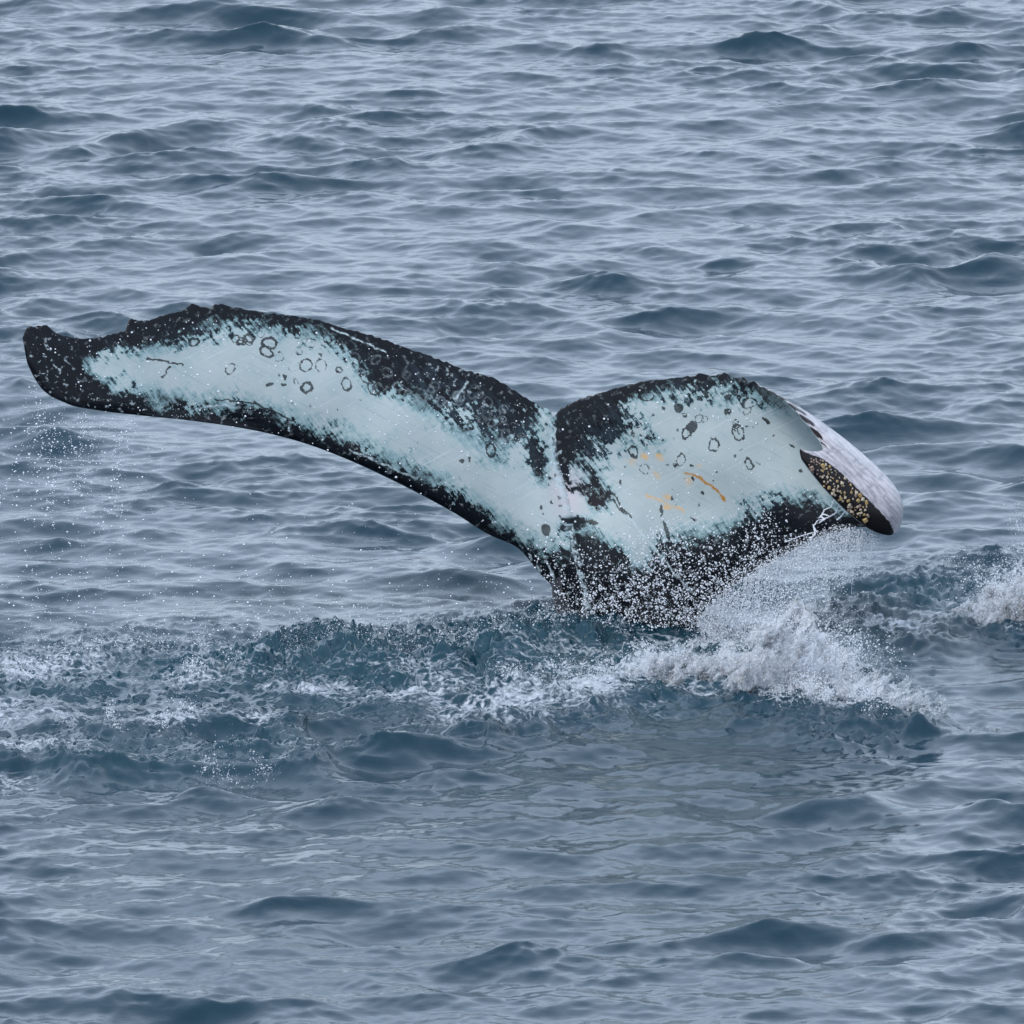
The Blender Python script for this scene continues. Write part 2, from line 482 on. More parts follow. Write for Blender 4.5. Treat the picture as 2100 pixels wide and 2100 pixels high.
PALE = [   # the two pale fields of the under side
    [(236, 792), (250, 770), (218, 752), (262, 738), (300, 712), (352, 690), (400, 676), (440, 664), (500, 662), (570, 672), (625, 684), (662, 694), (694, 712), (722, 738), (742, 772), (762, 800), (795, 806), (830, 820),
     (880, 850), (930, 880), (970, 908), (1000, 935), (1040, 950), (1062, 930), (1085, 940), (1104, 970), (1116, 985), (1122, 925), (1112, 880), (1110, 845), (1122, 838), (1138, 850), (1140, 905), (1146, 950), (1156, 985), (1170, 955), (1186, 950),
     (1208, 985), (1232, 1030), (1252, 1025), (1236, 975), (1226, 930), (1258, 930), (1290, 905), (1352, 908), (1330, 880), (1312, 855), (1306, 832), (1340, 812), (1400, 800), (1470, 799), (1500, 800), (1545, 806), (1590, 818), (1640, 842), (1720, 890),
     (1790, 1000), (1740, 1040), (1690, 1022), (1640, 1004), (1585, 1020), (1534, 1044), (1490, 1080), (1446, 1084), (1388, 1092), (1356, 1124), (1326, 1158), (1308, 1158), (1292, 1130), (1262, 1106), (1226, 1080), (1170, 1078), (1158, 1110), (1140, 1130), (1110, 1120),
     (1062, 1092), (1010, 1056), (960, 1018), (900, 984), (850, 960), (800, 940), (740, 908), (690, 886), (640, 872), (590, 850), (540, 834), (480, 826), (400, 822), (330, 812), (270, 802)],
]
sd = np.full(PX.shape, -1e9)
for p in PALE: sd = np.maximum(sd, sd_poly(PX, PY, p))
pig = np.clip(-sd / 34.0, -1.2, 1.6)
# loosely mottled areas: shift towards the threshold
def ell(cx, cy, rx, ry, a=0):
    c, s = math.cos(math.radians(a)), math.sin(math.radians(a))
    x = (PX - cx) * c + (PY - cy) * s; y = -(PX - cx) * s + (PY - cy) * c
    return np.hypot(x / rx, y / ry)


for (cx, cy, rx, ry, a, amt) in [(1010, 872, 120, 38, 38, -.75), (1068, 900, 46, 60, 0, -.55), (930, 830, 90, 26, 32, -.45), (1270, 880, 70, 50, -30, -.5), (1330, 850, 60, 40, 0, -.35), (240, 745, 60, 40, 0, -1.0), (185, 748, 45, 34, 0, -.75),
                                 (420, 690, 120, 22, -8, .55), (330, 730, 60, 40, 0, .35), (580, 715, 120, 32, 10, .18), (1440, 830, 120, 34, 8, .42), (1180, 1130, 30, 70, 0, -.2), (1590, 1040, 90, 30, -20, -.35), (1450, 1120, 120, 40, -25, -.2),
                                 (1240, 1110, 40, 40, 0, -.3), (90, 760, 40, 60, 0, -.55), (380, 846, 160, 14, 4, -.5), (780, 945, 160, 12, 24, -.25), (1085, 1150, 60, 26, 45, -.4), (640, 880, 90, 14, 18, -.25),
                                 (1100, 940, 15, 42, -12, 1.2), (1151, 950, 12, 36, -16, 1.2), (1148, 890, 12, 32, 0, .9), (1190, 1000, 24, 17, 20, 1.25), (1220, 1028, 20, 17, 30, 1.1), (1060, 905, 14, 22, -30, .7), (1178, 1068, 34, 12, 4, 1.3)]:
    pig = pig + amt * np.exp(-ell(cx, cy, rx, ry, a) ** 2)

mott = np.zeros(PX.shape) + .55
for (cx, cy, rx, ry, a, amt) in [(960, 830, 200, 60, 34, 1.0), (1090, 910, 60, 80, 0, .8), (1260, 890, 110, 80, -30, 1.0), (1450, 820, 160, 50, 8, .8), (430, 690, 190, 40, -8, .7), (250, 750, 70, 60, 0, 1.0), (740, 760, 60, 60, 0, .6), (1560, 1040, 130, 50, -25, .7)]:
    mott = np.maximum(mott, amt * 1.25 * np.exp(-ell(cx, cy, rx, ry, a) ** 4))
fleckw = np.zeros(PX.shape) + .18
for (cx, cy, rx, ry, a, amt) in [(95, 750, 60, 90, -20, 1.0), (300, 840, 200, 30, 4, .9), (1150, 1160, 90, 110, 0, 1.0), (1350, 1220, 200, 110, -20, .9), (960, 800, 160, 45, 34, .7), (800, 950, 300, 26, 26, .6)]:
    fleckw = np.maximum(fleckw, amt * np.exp(-ell(cx, cy, rx, ry, a) ** 2))
PX0, PY0 = PX, PY
PX = PX0 + 1.3 * tile_sample(NZ3, 210, PX0, PY0) + .5 * tile_sample(NZ2, 90, PX0, PY0)
PY = PY0 + 1.3 * tile_sample(NZ3, 210, PX0 + 77, PY0) + .5 * tile_sample(NZ2, 90, PX0 + 31, PY0)
mark = np.zeros(PX.shape)
RINGS = [(708, 788, 10, 13, -30, 0, 5, 1), (763, 797, 10, 14, -35, 0, 6, .95), (750, 772, 13, 13, 0, 0, 6, .8), (548, 790, 9, 5, -15, 1, 0, 1), (625, 795, 10, 9, 0, 0, 9, .8), (625, 750, 12, 13, 0, 0, 6, .7), (656, 750, 12, 13, 0, 0, 5, .6),
         (600, 752, 12, 12, 0, 0, 4, .5), (612, 721, 8, 8, 0, 0, 4, .6), (569, 732, 9, 9, 0, 0, 4, .5), (543, 724, 13, 8, 20, 0, 8, .8), (550, 705, 15, 12, 0, 0, 9, .9), (509, 694, 9, 8, 0, 0, 6, .8), (636, 703, 10, 9, 0, 0, 5, .6), (397, 703, 10, 8, 0, 0, 8, .9),
         (1004, 924, 8, 13, -10, 0, 7, 1), (1121, 1087, 11, 13, -20, 1, 0, .95), (579, 776, 3, 5, 0, 1, 0, .9), (945, 945, 4, 5, 0, 1, 0, 1), (690, 839, 3, 3, 0, 1, 0, .9),
         (1302, 926, 9, 10, 0, 0, 6, 1), (1325, 961, 10, 9, 0, 0, 5, .75), (1475, 911, 10, 12, -25, 0, 6, 1), (1526, 884, 11, 15, -25, 0, 5, 1), (1526, 884, 3, 6, -25, 1, 0, .6), (1554, 947, 7, 11, -30, 0, 5, 1), (1393, 835, 8, 12, -40, 1, 0, 1), (1579, 860, 5, 12, -40, 1, 0, 1),
         (1424, 874, 13, 12, 0, 1, 0, .85), (1413, 888, 10, 9, 0, 0, 6, .9), (1424, 953, 6, 3, 20, 1, 0, .9), (1499, 845, 9, 9, 0, 1, 0, .75), (1330, 812, 15, 10, 0, 0, 5, .8), (1545, 825, 14, 10, 0, 0, 6, .7), (1500, 812, 9, 6, 0, 1, 0, .8), (1450, 805, 9, 6, 0, 1, 0, .8),
         (1179, 1067, 24, 9, 3, 1, 0, 1), (1215, 1070, 16, 6, 10, 1, 0, .9), (1432, 1062, 6, 3, 40, 1, 0, .9), (1560, 868, 4, 2, 0, 1, 0, .8), (1546, 873, 5, 2, 0, 1, 0, .8), (1630, 912, 8, 2, 35, 1, 0, 1), (1365, 1045, 4, 14, -8, 1, 0, .8), (1378, 1085, 5, 24, -18, 1, 0, .8)]
for (cx, cy, rx, ry, a, fill, th, s) in RINGS:
    r = ell(cx, cy, rx, ry, a)
    if fill: q = 1 - smooth(.75, 1.2, r)
    else:
        q = 1 - smooth(th * .22, th * .48, np.abs(r - 1) * (rx + ry) / 2)
    mark = np.maximum(mark, q * s)
rr2 = np.random.default_rng(44)
PALE_RINGS = np.zeros(PX.shape)
for (x0, x1, y0, y1, n_) in [(440, 760, 668, 770, 9), (1330, 1610, 805, 880, 8), (300, 700, 690, 800, 4), (1250, 1420, 850, 960, 2)]:
    for _ in range(n_):
        cx, cy, r_ = rr2.uniform(x0, x1), rr2.uniform(y0, y1), rr2.uniform(3.5, 10)
        r = ell(cx, cy, r_, r_ * rr2.uniform(.8, 1.3), rr2.uniform(0, 90))
        mark = np.maximum(mark, (1 - smooth(1.0, 2.4, np.abs(r - 1) * r_)) * rr2.uniform(.45, .85))
for _ in range(46):
    t_ = rr2.random(); cx = 700 + 390 * t_ + rr2.normal(0, 10); cy = 735 + 160 * t_ + rr2.normal(0, 24); r_ = rr2.uniform(6, 11)
    r = ell(cx, cy, r_, r_ * rr2.uniform(.8, 1.3), rr2.uniform(0, 90))
    PALE_RINGS = np.maximum(PALE_RINGS, (1 - smooth(.8, 2.2, np.abs(r - 1) * r_)) * rr2.uniform(.12, .4))
MARKDOTS = np.random.default_rng(12)
for _ in range(240):
    cx = MARKDOTS.uniform(280, 1660); cy = MARKDOTS.uniform(660, 1100); r_ = MARKDOTS.uniform(1.5, 4)
    mark = np.maximum(mark, (1 - smooth(.6, 1.3, ell(cx, cy, r_ * 1.5, r_, MARKDOTS.uniform(0, 90)))) * MARKDOTS.uniform(.4, .9))


def strokes(lst, wid):
    f = np.zeros(PX.shape)
    for pts in lst:
        d, _, _ = polydist(PX, PY, np.array(pts, float))
        f = np.maximum(f, 1 - smooth(wid * .4, wid, d))
    return f


SCR = [[(958, 783), (946, 800), (933, 817)], [(714, 924), (770, 948), (848, 982)], [(1288, 1054), (1360, 1130), (1437, 1217)], [(592, 866), (590, 884)],
       [(400, 840), (440, 832), (490, 834)], [(1084, 1138), (1092, 1170)], [(1100, 1160), (1112, 1200)], [(1120, 1150), (1140, 1190)], [(680, 674), (740, 700), (790, 722)],
       [(1115, 850), (1140, 880), (1135, 925)], [(1120, 960), (1140, 935), (1150, 925)]]
scr = np.maximum(strokes(SCR, 2.6), PALE_RINGS)
scr = np.maximum(scr, (1 - smooth(4, 9, np.abs(dk + 1))) * smooth(870, 900, PY) * (1 - smooth(1270, 1300, PY)) * .9 * (tile_sample(NZ2, 260, PX, PY) > -.5))
DRK = strokes([[(1196, 950), (1240, 1002), (1290, 1056)], [(1250, 1000), (1300, 1062)], [(440, 820), (520, 828), (600, 866)], [(300, 735), (360, 745), (372, 750)], [(330, 775), (350, 752)]], 3.0)
mark = np.maximum(mark, DRK * .8)
BROWN = strokes([[(1413, 969), (1437, 974), (1468, 993), (1499, 1022)]], 3.6)
ORANGE = strokes([[(1330, 1012), (1376, 1030), (1412, 1048)]], 4.0) * .7
for (cx, cy, rx, ry, a, s) in [(1327, 936, 9, 6, 30, .75), (1360, 935, 10, 6, 40, .85), (1354, 973, 12, 5, 40, .5), (1376, 1019, 10, 6, 10, .6), (1442, 953, 6, 4, 20, .5), (1300, 945, 10, 8, 0, .3), (1376, 1038, 10, 4, 5, .7), (1420, 985, 8, 10, 0, .4)]:
    ORANGE = np.maximum(ORANGE, s * (1 - smooth(.5, 1.3, ell(cx, cy, rx, ry, a))))
PINK = np.exp(-ell(1165, 1010, 34, 50) ** 2)
PX, PY = PX0, PY0
# trailing edge of the curled tip: dark blocks
uu_f = (UU - FOLD)
block = smooth(.10, .25, np.sin(UU / 9.5) ** 2) * (1 - smooth(.085, .11, VV + .02 * np.sin(UU / 5.0))) * smooth(chord[28], chord[29], UU) * (1 - smooth(chord[32] - 10, chord[32] + 2, UU))
bar = sd_poly(PX, PY, [(1636, 915), (1648, 928), (1680, 942), (1702, 960), (1730, 988), (1757, 1016), (1790, 1047), (1812, 1068), (1824, 1090), (1830, 1120), (1760, 1110), (1620, 960)])
bar = smooth(-3, 4, bar) * flap  # leading edge of the curl: shade of the down-facing facet put into the colour

o3 = np.ones(PX.shape)
nF = NV * NU
rest_f = np.stack([PX / 100, PY / 100, VV * 0], -1)
rest_b = np.stack([PX / 100, PY / 100, VV * 0 + 7], -1)
verts = np.concatenate([front.reshape(-1, 3), back.reshape(-1, 3)])
gf = grid_faces(NV, NU)
faces = [gf, gf[:, ::-1] + nF]
def strip(idx, flip):
    a, b = idx[:-1], idx[1:]
    f = np.stack([a, b, b + nF, a + nF], 1)
    return f[:, ::-1] if flip else f
ids = np.arange(nF).reshape(NV, NU)
faces += [strip(ids[0], True), strip(ids[-1], False), strip(ids[:, 0], False), strip(ids[:, -1], True)]
faces = np.concatenate(faces)

s = NT('whale_skin')
rest = s.attr('rest', 'Vector')
pg = s.attr('pig'); mk = s.attr('mark'); sc_ = s.attr('scratch'); org = s.attr('orange'); brn = s.attr('brown'); pnk = s.attr('pink'); drs = s.attr('dorsal'); br_ = s.attr('bar'); blk = s.attr('block')
str_v = s.mapping(s.mapping(rest, rot=(0, 0, math.radians(38))), scale=(1, .13, 1))
str_2 = s.mapping(s.mapping(rest, rot=(0, 0, math.radians(112))), scale=(1, .14, 1))
nc2 = s.noise(str_2, 15.0, 2, .5)
na = s.noise(rest, 3.2, 3, .55); nb = s.noise(rest, 9.0, 3, .58); nc = s.noise(str_v, 15.0, 3, .55, .5); nd = s.noise(rest, 38.0, 2, .6)
mo = s.attr('mott'); fw = s.attr('fleckw')
e = s.math('MULTIPLY', s.math('SUBTRACT', na, .5), 3.4)
e = s.math('ADD', e, s.math('MULTIPLY', s.math('SUBTRACT', nb, .5), 3.2))
e = s.math('ADD', e, s.math('MULTIPLY', s.math('SUBTRACT', nc, .5), 3.6))
e = s.math('ADD', e, s.math('MULTIPLY', s.math('SUBTRACT', nc2, .5), .9))
e = s.math('MULTIPLY', e, s.math('MULTIPLY', mo, s.range(s.noise(s.mapping(rest, loc=(5, 3, 0)), 1.3, 2, .5), .32, .68, .45, 1.35)))
e = s.math('ADD', e, s.math('MULTIPLY', s.math('SUBTRACT', nd, .5), .8))
ew = s.range(s.noise(rest, 1.7, 2, .5), .35, .65, .06, .75)
dk_ = s.range(s.math('ADD', pg, e), s.math('MULTIPLY', ew, -.5), ew, 0, 1, sm=True)
halo = s.range(s.math('ADD', pg, e), -.75, .05, 0, 1, sm=True)
pale_v = s.noise(rest, 2.2, 4, .6)
pale = s.mix(pale_v, (.25, .335, .345), (.40, .435, .45))
pale = s.mix(s.math('MULTIPLY', halo, .75), pale, (.13, .26, .29))
sl = s.noise(s.mapping(s.mapping(rest, rot=(0, 0, math.radians(62))), scale=(1, .03, 1)), 26.0, 2, .5)
pale = s.mix(s.range(sl, .62, .70, 0, .35), pale, (.15, .23, .25))
sl2 = s.noise(s.mapping(s.mapping(rest, rot=(0, 0, math.radians(118))), scale=(1, .03, 1)), 24.0, 2, .5)
pale = s.mix(s.range(sl2, .64, .70, 0, .4), pale, (.50, .53, .55))
fleck = s.range(s.noise(rest, 30.0, 2, .5), .66, .74, 0, .5)
pale = s.mix(fleck, pale, (.22, .30, .33))
pale = s.mix(s.math('MULTIPLY', pnk, .6), pale, (.52, .43, .47))
pale = s.mix(s.math('MULTIPLY', org, s.range(nb, .35, .6, .3, 1)), pale, (.60, .32, .06))
pale = s.mix(brn, pale, (.34, .16, .02))
black = s.mix(s.noise(rest, 5.0, 4, .6), (.002, .0025, .004), (.007, .008, .012))
spk = s.range(s.noise(rest, 8.0, 4, .66), .575, .63, 0, 1)
spk = s.math('MULTIPLY', spk, fw)
smudge = s.math('MULTIPLY', s.range(s.math('ADD', s.math('MULTIPLY', nc, .6), s.math('MULTIPLY', na, .5)), .50, .72), s.range(mo, .6, 1.1, .12, .8))
black = s.mix(smudge, black, (.024, .042, .058))
black = s.mix(spk, black, (.34, .40, .43))
c = s.mix(dk_, pale, black)
mkn = s.range(s.math('ADD', mk, s.math('MULTIPLY', s.math('SUBTRACT', nb, .5), .8)), .36, .62, 0, .93)
mkn = s.math('MULTIPLY', mkn, s.range(mk, .05, .3))
mkn = s.math('MULTIPLY', mkn, s.range(s.noise(rest, 5.0, 2, .5), .36, .56, .9, 1))
c = s.mix(mkn, c, (.006, .010, .013))
c = s.mix(s.math('MULTIPLY', sc_, s.range(nb, .38, .55, .15, .9)), c, (.42, .52, .56))
# upper (dorsal) side: dark slate with fine scratches; pale lilac sky sheen painted on the curl
gr = s.noise(s.mapping(s.mapping(rest, rot=(0, 0, math.radians(43))), scale=(1, .12, 1)), 24.0, 4, .65)
dc = s.mix(s.range(gr, .36, .62), (.22, .205, .225), (.48, .445, .475))
dc = s.mix(s.range(s.noise(rest, 5, 4, .65), .52, .68, 0, .7), dc, (.11, .10, .12))
dc = s.mix(s.attr('curl'), s.mix(gr, (.010, .010, .014), (.03, .03, .038)), dc)
br_ = s.range(s.math('ADD', br_, s.math('MULTIPLY', s.math('SUBTRACT', nb, .5), 1.2)), .40, .62)
dc = s.mix(br_, dc, (.012, .011, .012))
dc = s.mix(blk, dc, (.012, .008, .010))
c = s.mix(drs, c, dc)
hgt = s.math('ADD', s.math('MULTIPLY', nb, .4), s.math('MULTIPLY', gr, .5))
hgt = s.math('ADD', hgt, s.math('MULTIPLY', pale_v, .7))
hgt = s.math('SUBTRACT', hgt, s.math('MULTIPLY', mkn, 1.6))
s.put(Base_Color=c, Roughness=.30, Normal=s.bump(hgt, .08, .004), Coat_Weight=.22, Coat_Roughness=.12, IOR=1.36, Specular_IOR_Level=s.math('MULTIPLY', s.math('MAXIMUM', s.range(dk_, 0, 1, .30, .07), s.math('MULTIPLY', drs, .6)), s.math('SUBTRACT', 1.05, s.math('MAXIMUM', br_, blk), clamp=True)))
SKIN = s.m

whale = bpy.data.objects.new('whale', None); COL.objects.link(whale)
tag(whale, 'humpback whale tail with black and pale blue mottled flukes raised above the sea', 'whale')
tail = mesh_obj('tail_flukes', verts, faces, SKIN, True, whale)
z0 = np.zeros(PX.shape)
def fb2(name, f, b): fattr(tail, name, np.concatenate([np.ravel(f), np.ravel(b)]))
vattr(tail, 'rest', np.concatenate([rest_f.reshape(-1, 3), rest_b.reshape(-1, 3)]))
fb2('pig', pig, z0 + 1.2); fb2('mark', mark * (1 - flap), z0); fb2('scratch', scr * (1 - flap), z0); fb2('orange', ORANGE, z0); fb2('brown', BROWN, z0); fb2('pink', PINK, z0)
fb2('curl', z0, smooth(chord[27], chord[28], UU)); fb2('mott', mott, z0 + .2); fb2('fleckw', fleckw, z0); fb2('dorsal', z0, z0 + 1); fb2('bar', z0, bar); fb2('block', z0, block)

# barnacles on the leading edge of the curled tip
def barnacle_mesh(name, mat, seed):
    r = np.random.default_rng(seed)
    k = 8; v = []; f = []
    for ring, (rad, zz) in enumerate([(1.0, 0), (.82, .45), (.5, .8), (.3, .78), (.22, .45)]):
        for i in range(k):
            a = 2 * math.pi * i / k
            q = rad * (1 + (.20 if i % 2 else -.14) * (ring < 3) + r.uniform(-.06, .06))
            v.append((q * math.cos(a), q * math.sin(a), zz + r.uniform(-.05, .05)))
    for ring in range(4):
        for i in range(k):
            f.append((ring * k + i, ring * k + (i + 1) % k, (ring + 1) * k + (i + 1) % k, (ring + 1) * k + i))
    f.append(tuple(4 * k + i for i in range(k)))
    me = bpy.data.meshes.new(name); me.from_pydata(v, [], f); me.materials.append(mat)
    return me


BM = []
for nm, a, b in (('barnacle_ochre', (.22, .14, .045), (.42, .31, .14)), ('barnacle_cream', (.34, .27, .18), (.50, .44, .34)), ('barnacle_rose', (.14, .085, .06), (.34, .25, .21))):
    t_ = NT(nm); gp = t_.n.new('ShaderNodeTexCoord').outputs['Object']
    t_.put(Base_Color=t_.mix(t_.noise(gp, 1.6, 3, .6), a, b), Roughness=.55); BM.append(barnacle_mesh(nm, t_.m, len(BM)))
bp = back.reshape(-1, 3); bidx = np.nonzero((bar.ravel() > .95) & (UU.ravel() > FOLD + 14) & (VV.ravel() < .985))[0]
rp = bp - CAM; zc = rp @ FWD
ppx = 1050 + rp @ RIGHT / zc / T * 1050; ppy = 1050 - rp @ UP / zc / T * 1050
Nb = -N.reshape(-1, 3)
br = np.random.default_rng(31)
placed = []
for _ in range(4000):
    i = bidx[br.integers(len(bidx))]
    q = np.array([ppx[i], ppy[i]])
    f_ = (q[0] - 1645) / (1800 - 1645)
    if f_ < .08 or f_ > .88: continue
    if f_ < .24 and br.random() < .85: continue
    r_ = 1.7 + br.gamma(1.1, 1.5)
    if br.random() > .35 + .65 * (tile_sample(NZ1, 260, np.array([q[0]]), np.array([q[1]]))[0] > -.3): continue
    if any(np.hypot(*(q - p[0])) < (r_ + p[1]) * .78 for p in placed): continue
    placed.append((q, r_))
    ob = bpy.data.objects.new('barnacle', BM[[0, 0, 1, 1, 2][br.integers(5)] if f_ > .25 else 2]); COL.objects.link(ob)
    ob.parent = whale
    nrm = Vector(Nb[i]); ob.rotation_euler = nrm.to_track_quat('Z', 'Y').to_euler()
    ob.location = bp[i] - Nb[i] * .001
    sc2 = r_ * .0022; ob.scale = (sc2 * br.uniform(.75, 1.25), sc2 * br.uniform(.75, 1.25), sc2 * br.uniform(.5, 1.1))
    ob.rotation_euler.rotate_axis('Z', br.uniform(0, 6))
    if len(placed) >= 100: break
print('barnacles', len(placed))

# ------------------------------------------------------------------ spray, droplets and splash
def droplets(name, pts, rad, mat, label, subdiv=1, cat='spray'):
    me = bpy.data.meshes.new(name); me.vertices.add(len(pts))
    me.vertices.foreach_set('co', np.asarray(pts, np.float32).ravel())
    o = bpy.data.objects.new(name, me); COL.objects.link(o)
    fattr(o, 'rad', rad); me.materials.append(mat)
    ng = bpy.data.node_groups.new(name + '_nodes', 'GeometryNodeTree')
    ng.interface.new_socket('Geometry', in_out='INPUT', socket_type='NodeSocketGeometry')
    ng.interface.new_socket('Geometry', in_out='OUTPUT', socket_type='NodeSocketGeometry')
    n = ng.nodes; l = ng.links
    gi = n.new('NodeGroupInput'); go = n.new('NodeGroupOutput')
    na_ = n.new('GeometryNodeInputNamedAttribute'); na_.data_type = 'FLOAT'; na_.inputs['Name'].default_value = 'rad'
    mp = n.new('GeometryNodeMeshToPoints'); st = n.new('GeometryNodeSetMaterial'); st.inputs['Material'].default_value = mat
    l.new(gi.outputs['Geometry'], mp.inputs['Mesh']); l.new(na_.outputs['Attribute'], mp.inputs['Radius'])
    l.new(mp.outputs['Points'], st.inputs['Geometry']); l.new(st.outputs['Geometry'], go.inputs['Geometry'])
    md = o.modifiers.new('droplets', 'NODES'); md.node_group = ng
    tag(o, label, cat, kind='stuff')
    return o


d1 = NT('spray_water'); d1.put(Base_Color=(.66, .70, .76), Roughness=.15, IOR=1.33, Specular_IOR_Level=.8)
d2 = NT('white_foam'); d2.put(Base_Color=(.80, .83, .87), Roughness=.5, IOR=1.33)
tr = d2.n.new('ShaderNodeBsdfTranslucent'); tr.inputs['Color'].default_value = (.80, .83, .88, 1)
mx = d2.n.new('ShaderNodeMixShader'); mx.inputs[0].default_value = .55
d2.l.new(d2.bsdf.outputs[0], mx.inputs[1]); d2.l.new(tr.outputs[0], mx.inputs[2]); d2.l.new(mx.outputs[0], d2.out.inputs['Surface'])
SPRAY, WHITE = d1.m, d2.m

# droplets hanging in front of the wet stock and lower flukes
r = np.random.default_rng(77)
def scatter(n, poly, dens=None, rr=r):
    p = np.array(poly, float); lo = p.min(0); hi = p.max(0); out = np.zeros((0, 2))
    while len(out) < n:
        q = rr.uniform(lo, hi, (n * 3, 2))
        k = sd_poly(q[:, 0], q[:, 1], poly) > 0
        if dens is not None: k &= rr.random(len(q)) < dens(q[:, 0], q[:, 1])
        out = np.concatenate([out, q[k]])
    return out[:n]


STOCK = [(1060, 1120), (1130, 1080), (1200, 1050), (1300, 1010), (1400, 1000), (1500, 1000), (1640, 1040), (1700, 1075), (1640, 1125), (1560, 1170), (1480, 1220), (1420, 1275), (1340, 1292), (1225, 1296), (1180, 1258), (1110, 1182)]
q = scatter(5600, STOCK, lambda x, y: np.clip((y - 1035 - 25 * np.sin(x / 37) - 40 * (x < 1330)) / 140, .02, 1) ** 1.3 * np.clip(.6 + .5 * tile_sample(NZ2, 300, x, y), .08, 1) * np.clip(.35 + .65 * (x > 1190), 0, 1))
dep = np.interp(q[:, 0], [1060, 1250, 1400, 1500, 1600, 1700], [.05, .17, .2, .3, .5, .72]) + r.uniform(.03, .22, len(q))
pts = P3(q[:, 0], q[:, 1], dep); rad = .0016 * r.lognormal(0, .6, len(q))
parts_p, parts_r = [pts], [np.clip(rad, 0, .0042)]
# flecks over the rest of the flukes
q = scatter(900, [(60, 690), (400, 640), (700, 690), (1000, 790), (1130, 860), (1300, 800), (1500, 780), (1680, 940), (1690, 1060), (1300, 1100), (1060, 1120), (700, 930), (400, 860), (130, 820)])
dep = np.interp(q[:, 0], [46, 232, 562, 1000, 1250, 1428, 1530, 1640], [.48, .33, .16, .08, .12, .25, .46, .66]) + r.uniform(.04, .12, len(q))
parts_p.append(P3(q[:, 0], q[:, 1], dep)); parts_r.append(np.clip(.001 + r.gamma(1.5, .0008, len(q)), 0, .005))
for st in [[(1712, 1020), (1704, 1040), (1690, 1046), (1684, 1060), (1692, 1064), (1680, 1072)], [(1722, 1032), (1714, 1052), (1696, 1062), (1676, 1068), (1668, 1080), (1676, 1092)], [(1735, 1046), (1724, 1060), (1716, 1066)],
           [(1700, 1058), (1688, 1054), (1680, 1062)], [(1668, 1076), (1672, 1096), (1660, 1104)], [(1610, 1112), (1640, 1100), (1668, 1092)]]:
    st = np.array(st, float); tt = np.linspace(0, len(st) - 1, 60 * len(st)); ii = np.arange(len(st))
    sx_, sy_ = np.interp(tt, ii, st[:, 0]) + r.normal(0, .6, len(tt)), np.interp(tt, ii, st[:, 1]) + r.normal(0, .6, len(tt))
    parts_p.append(P3(sx_, sy_, np.interp(sx_, [1600, 1700, 1740], [.60, .80, .95]) + .25)); parts_r.append(r.uniform(.0006, .0019, len(tt)))
droplets('spray_droplets', np.concatenate(parts_p), np.concatenate(parts_r), SPRAY, 'white water droplets flying in front of the dark base of the tail', 1)

# strings of drops falling from the left tip
pp, rr_ = [], []
for k in range(26):
    x0 = r.uniform(70, 290); y0 = np.interp(x0, [48, 87, 134, 217, 290], [700, 797, 826, 844, 852])
    ln = r.uniform(40, 260); n = int(ln / r.uniform(4, 9))
    tt = np.sort(r.random(n)) ** .8
    xx = x0 - tt * r.uniform(-10, 60) * (ln / 150) + r.normal(0, 2.5, n); yy = y0 + 6 + tt * ln + r.normal(0, 3, n)
    pp.append(P3(xx, yy, np.full(n, .40) + r.normal(0, .02, n))); rr_.append(np.clip(.0009 + r.gamma(1.6, .0007, n), 0, .005))
n = 900
xx = r.normal(150, 85, n); yy = 840 + r.gamma(2, 70, n); k = yy < 1180
pp.append(P3(xx[k], yy[k], r.uniform(.1, .5, k.sum()))); rr_.append(np.clip(.0008 + r.gamma(1.3, .0007, k.sum()), 0, .004))
droplets('falling_drops', np.concatenate(pp), np.concatenate(rr_), SPRAY, 'thin strings of water drops falling from the left fluke tip', 1)

pp, rr_ = [], []
for k in range(46):
    x0 = r.uniform(1440, 1790); y0 = np.interp(x0, [1440, 1490, 1578, 1666, 1727, 1790], [1250, 1208, 1153, 1103, 1075, 1092]) + 2; dd = np.interp(x0, [1440, 1560, 1640, 1742, 1800], [.14, .33, .5, .7, 1.0])
    ln = r.gamma(2, 28)
    n = int(ln * 2.2) + 6; tt = np.sort(r.random(n)) ** 1.2
    xx = x0 - tt * ln * .12 + np.sin(tt * r.uniform(3, 9)) * 1.5; yy = y0 + tt * ln
    pp.append(P3(xx, yy, np.full(n, dd))); rr_.append((.0015 - .0009 * tt) * r.lognormal(0, .4, n))
droplets('dripping_water', np.concatenate(pp), np.concatenate(rr_), SPRAY, 'thin threads of water dripping from the lower edge of the right fluke', 1)

# loose drops between the left fluke and the wake
n = 1300
xx = r.uniform(0, 1180, n); yy = 1320 - np.abs(r.normal(0, 120, n)); k = yy > np.interp(xx, [0, 300, 700, 1000, 1180], [900, 880, 960, 1120, 1270])
pp = P3(xx[k], yy[k], r.uniform(-.1, .6, k.sum()))
droplets('scattered_drops', pp, np.clip(.0009 + r.gamma(1.3, .0008, len(pp)), 0, .0045), SPRAY, 'loose water drops scattered above the churned wake left of the tail', 1)

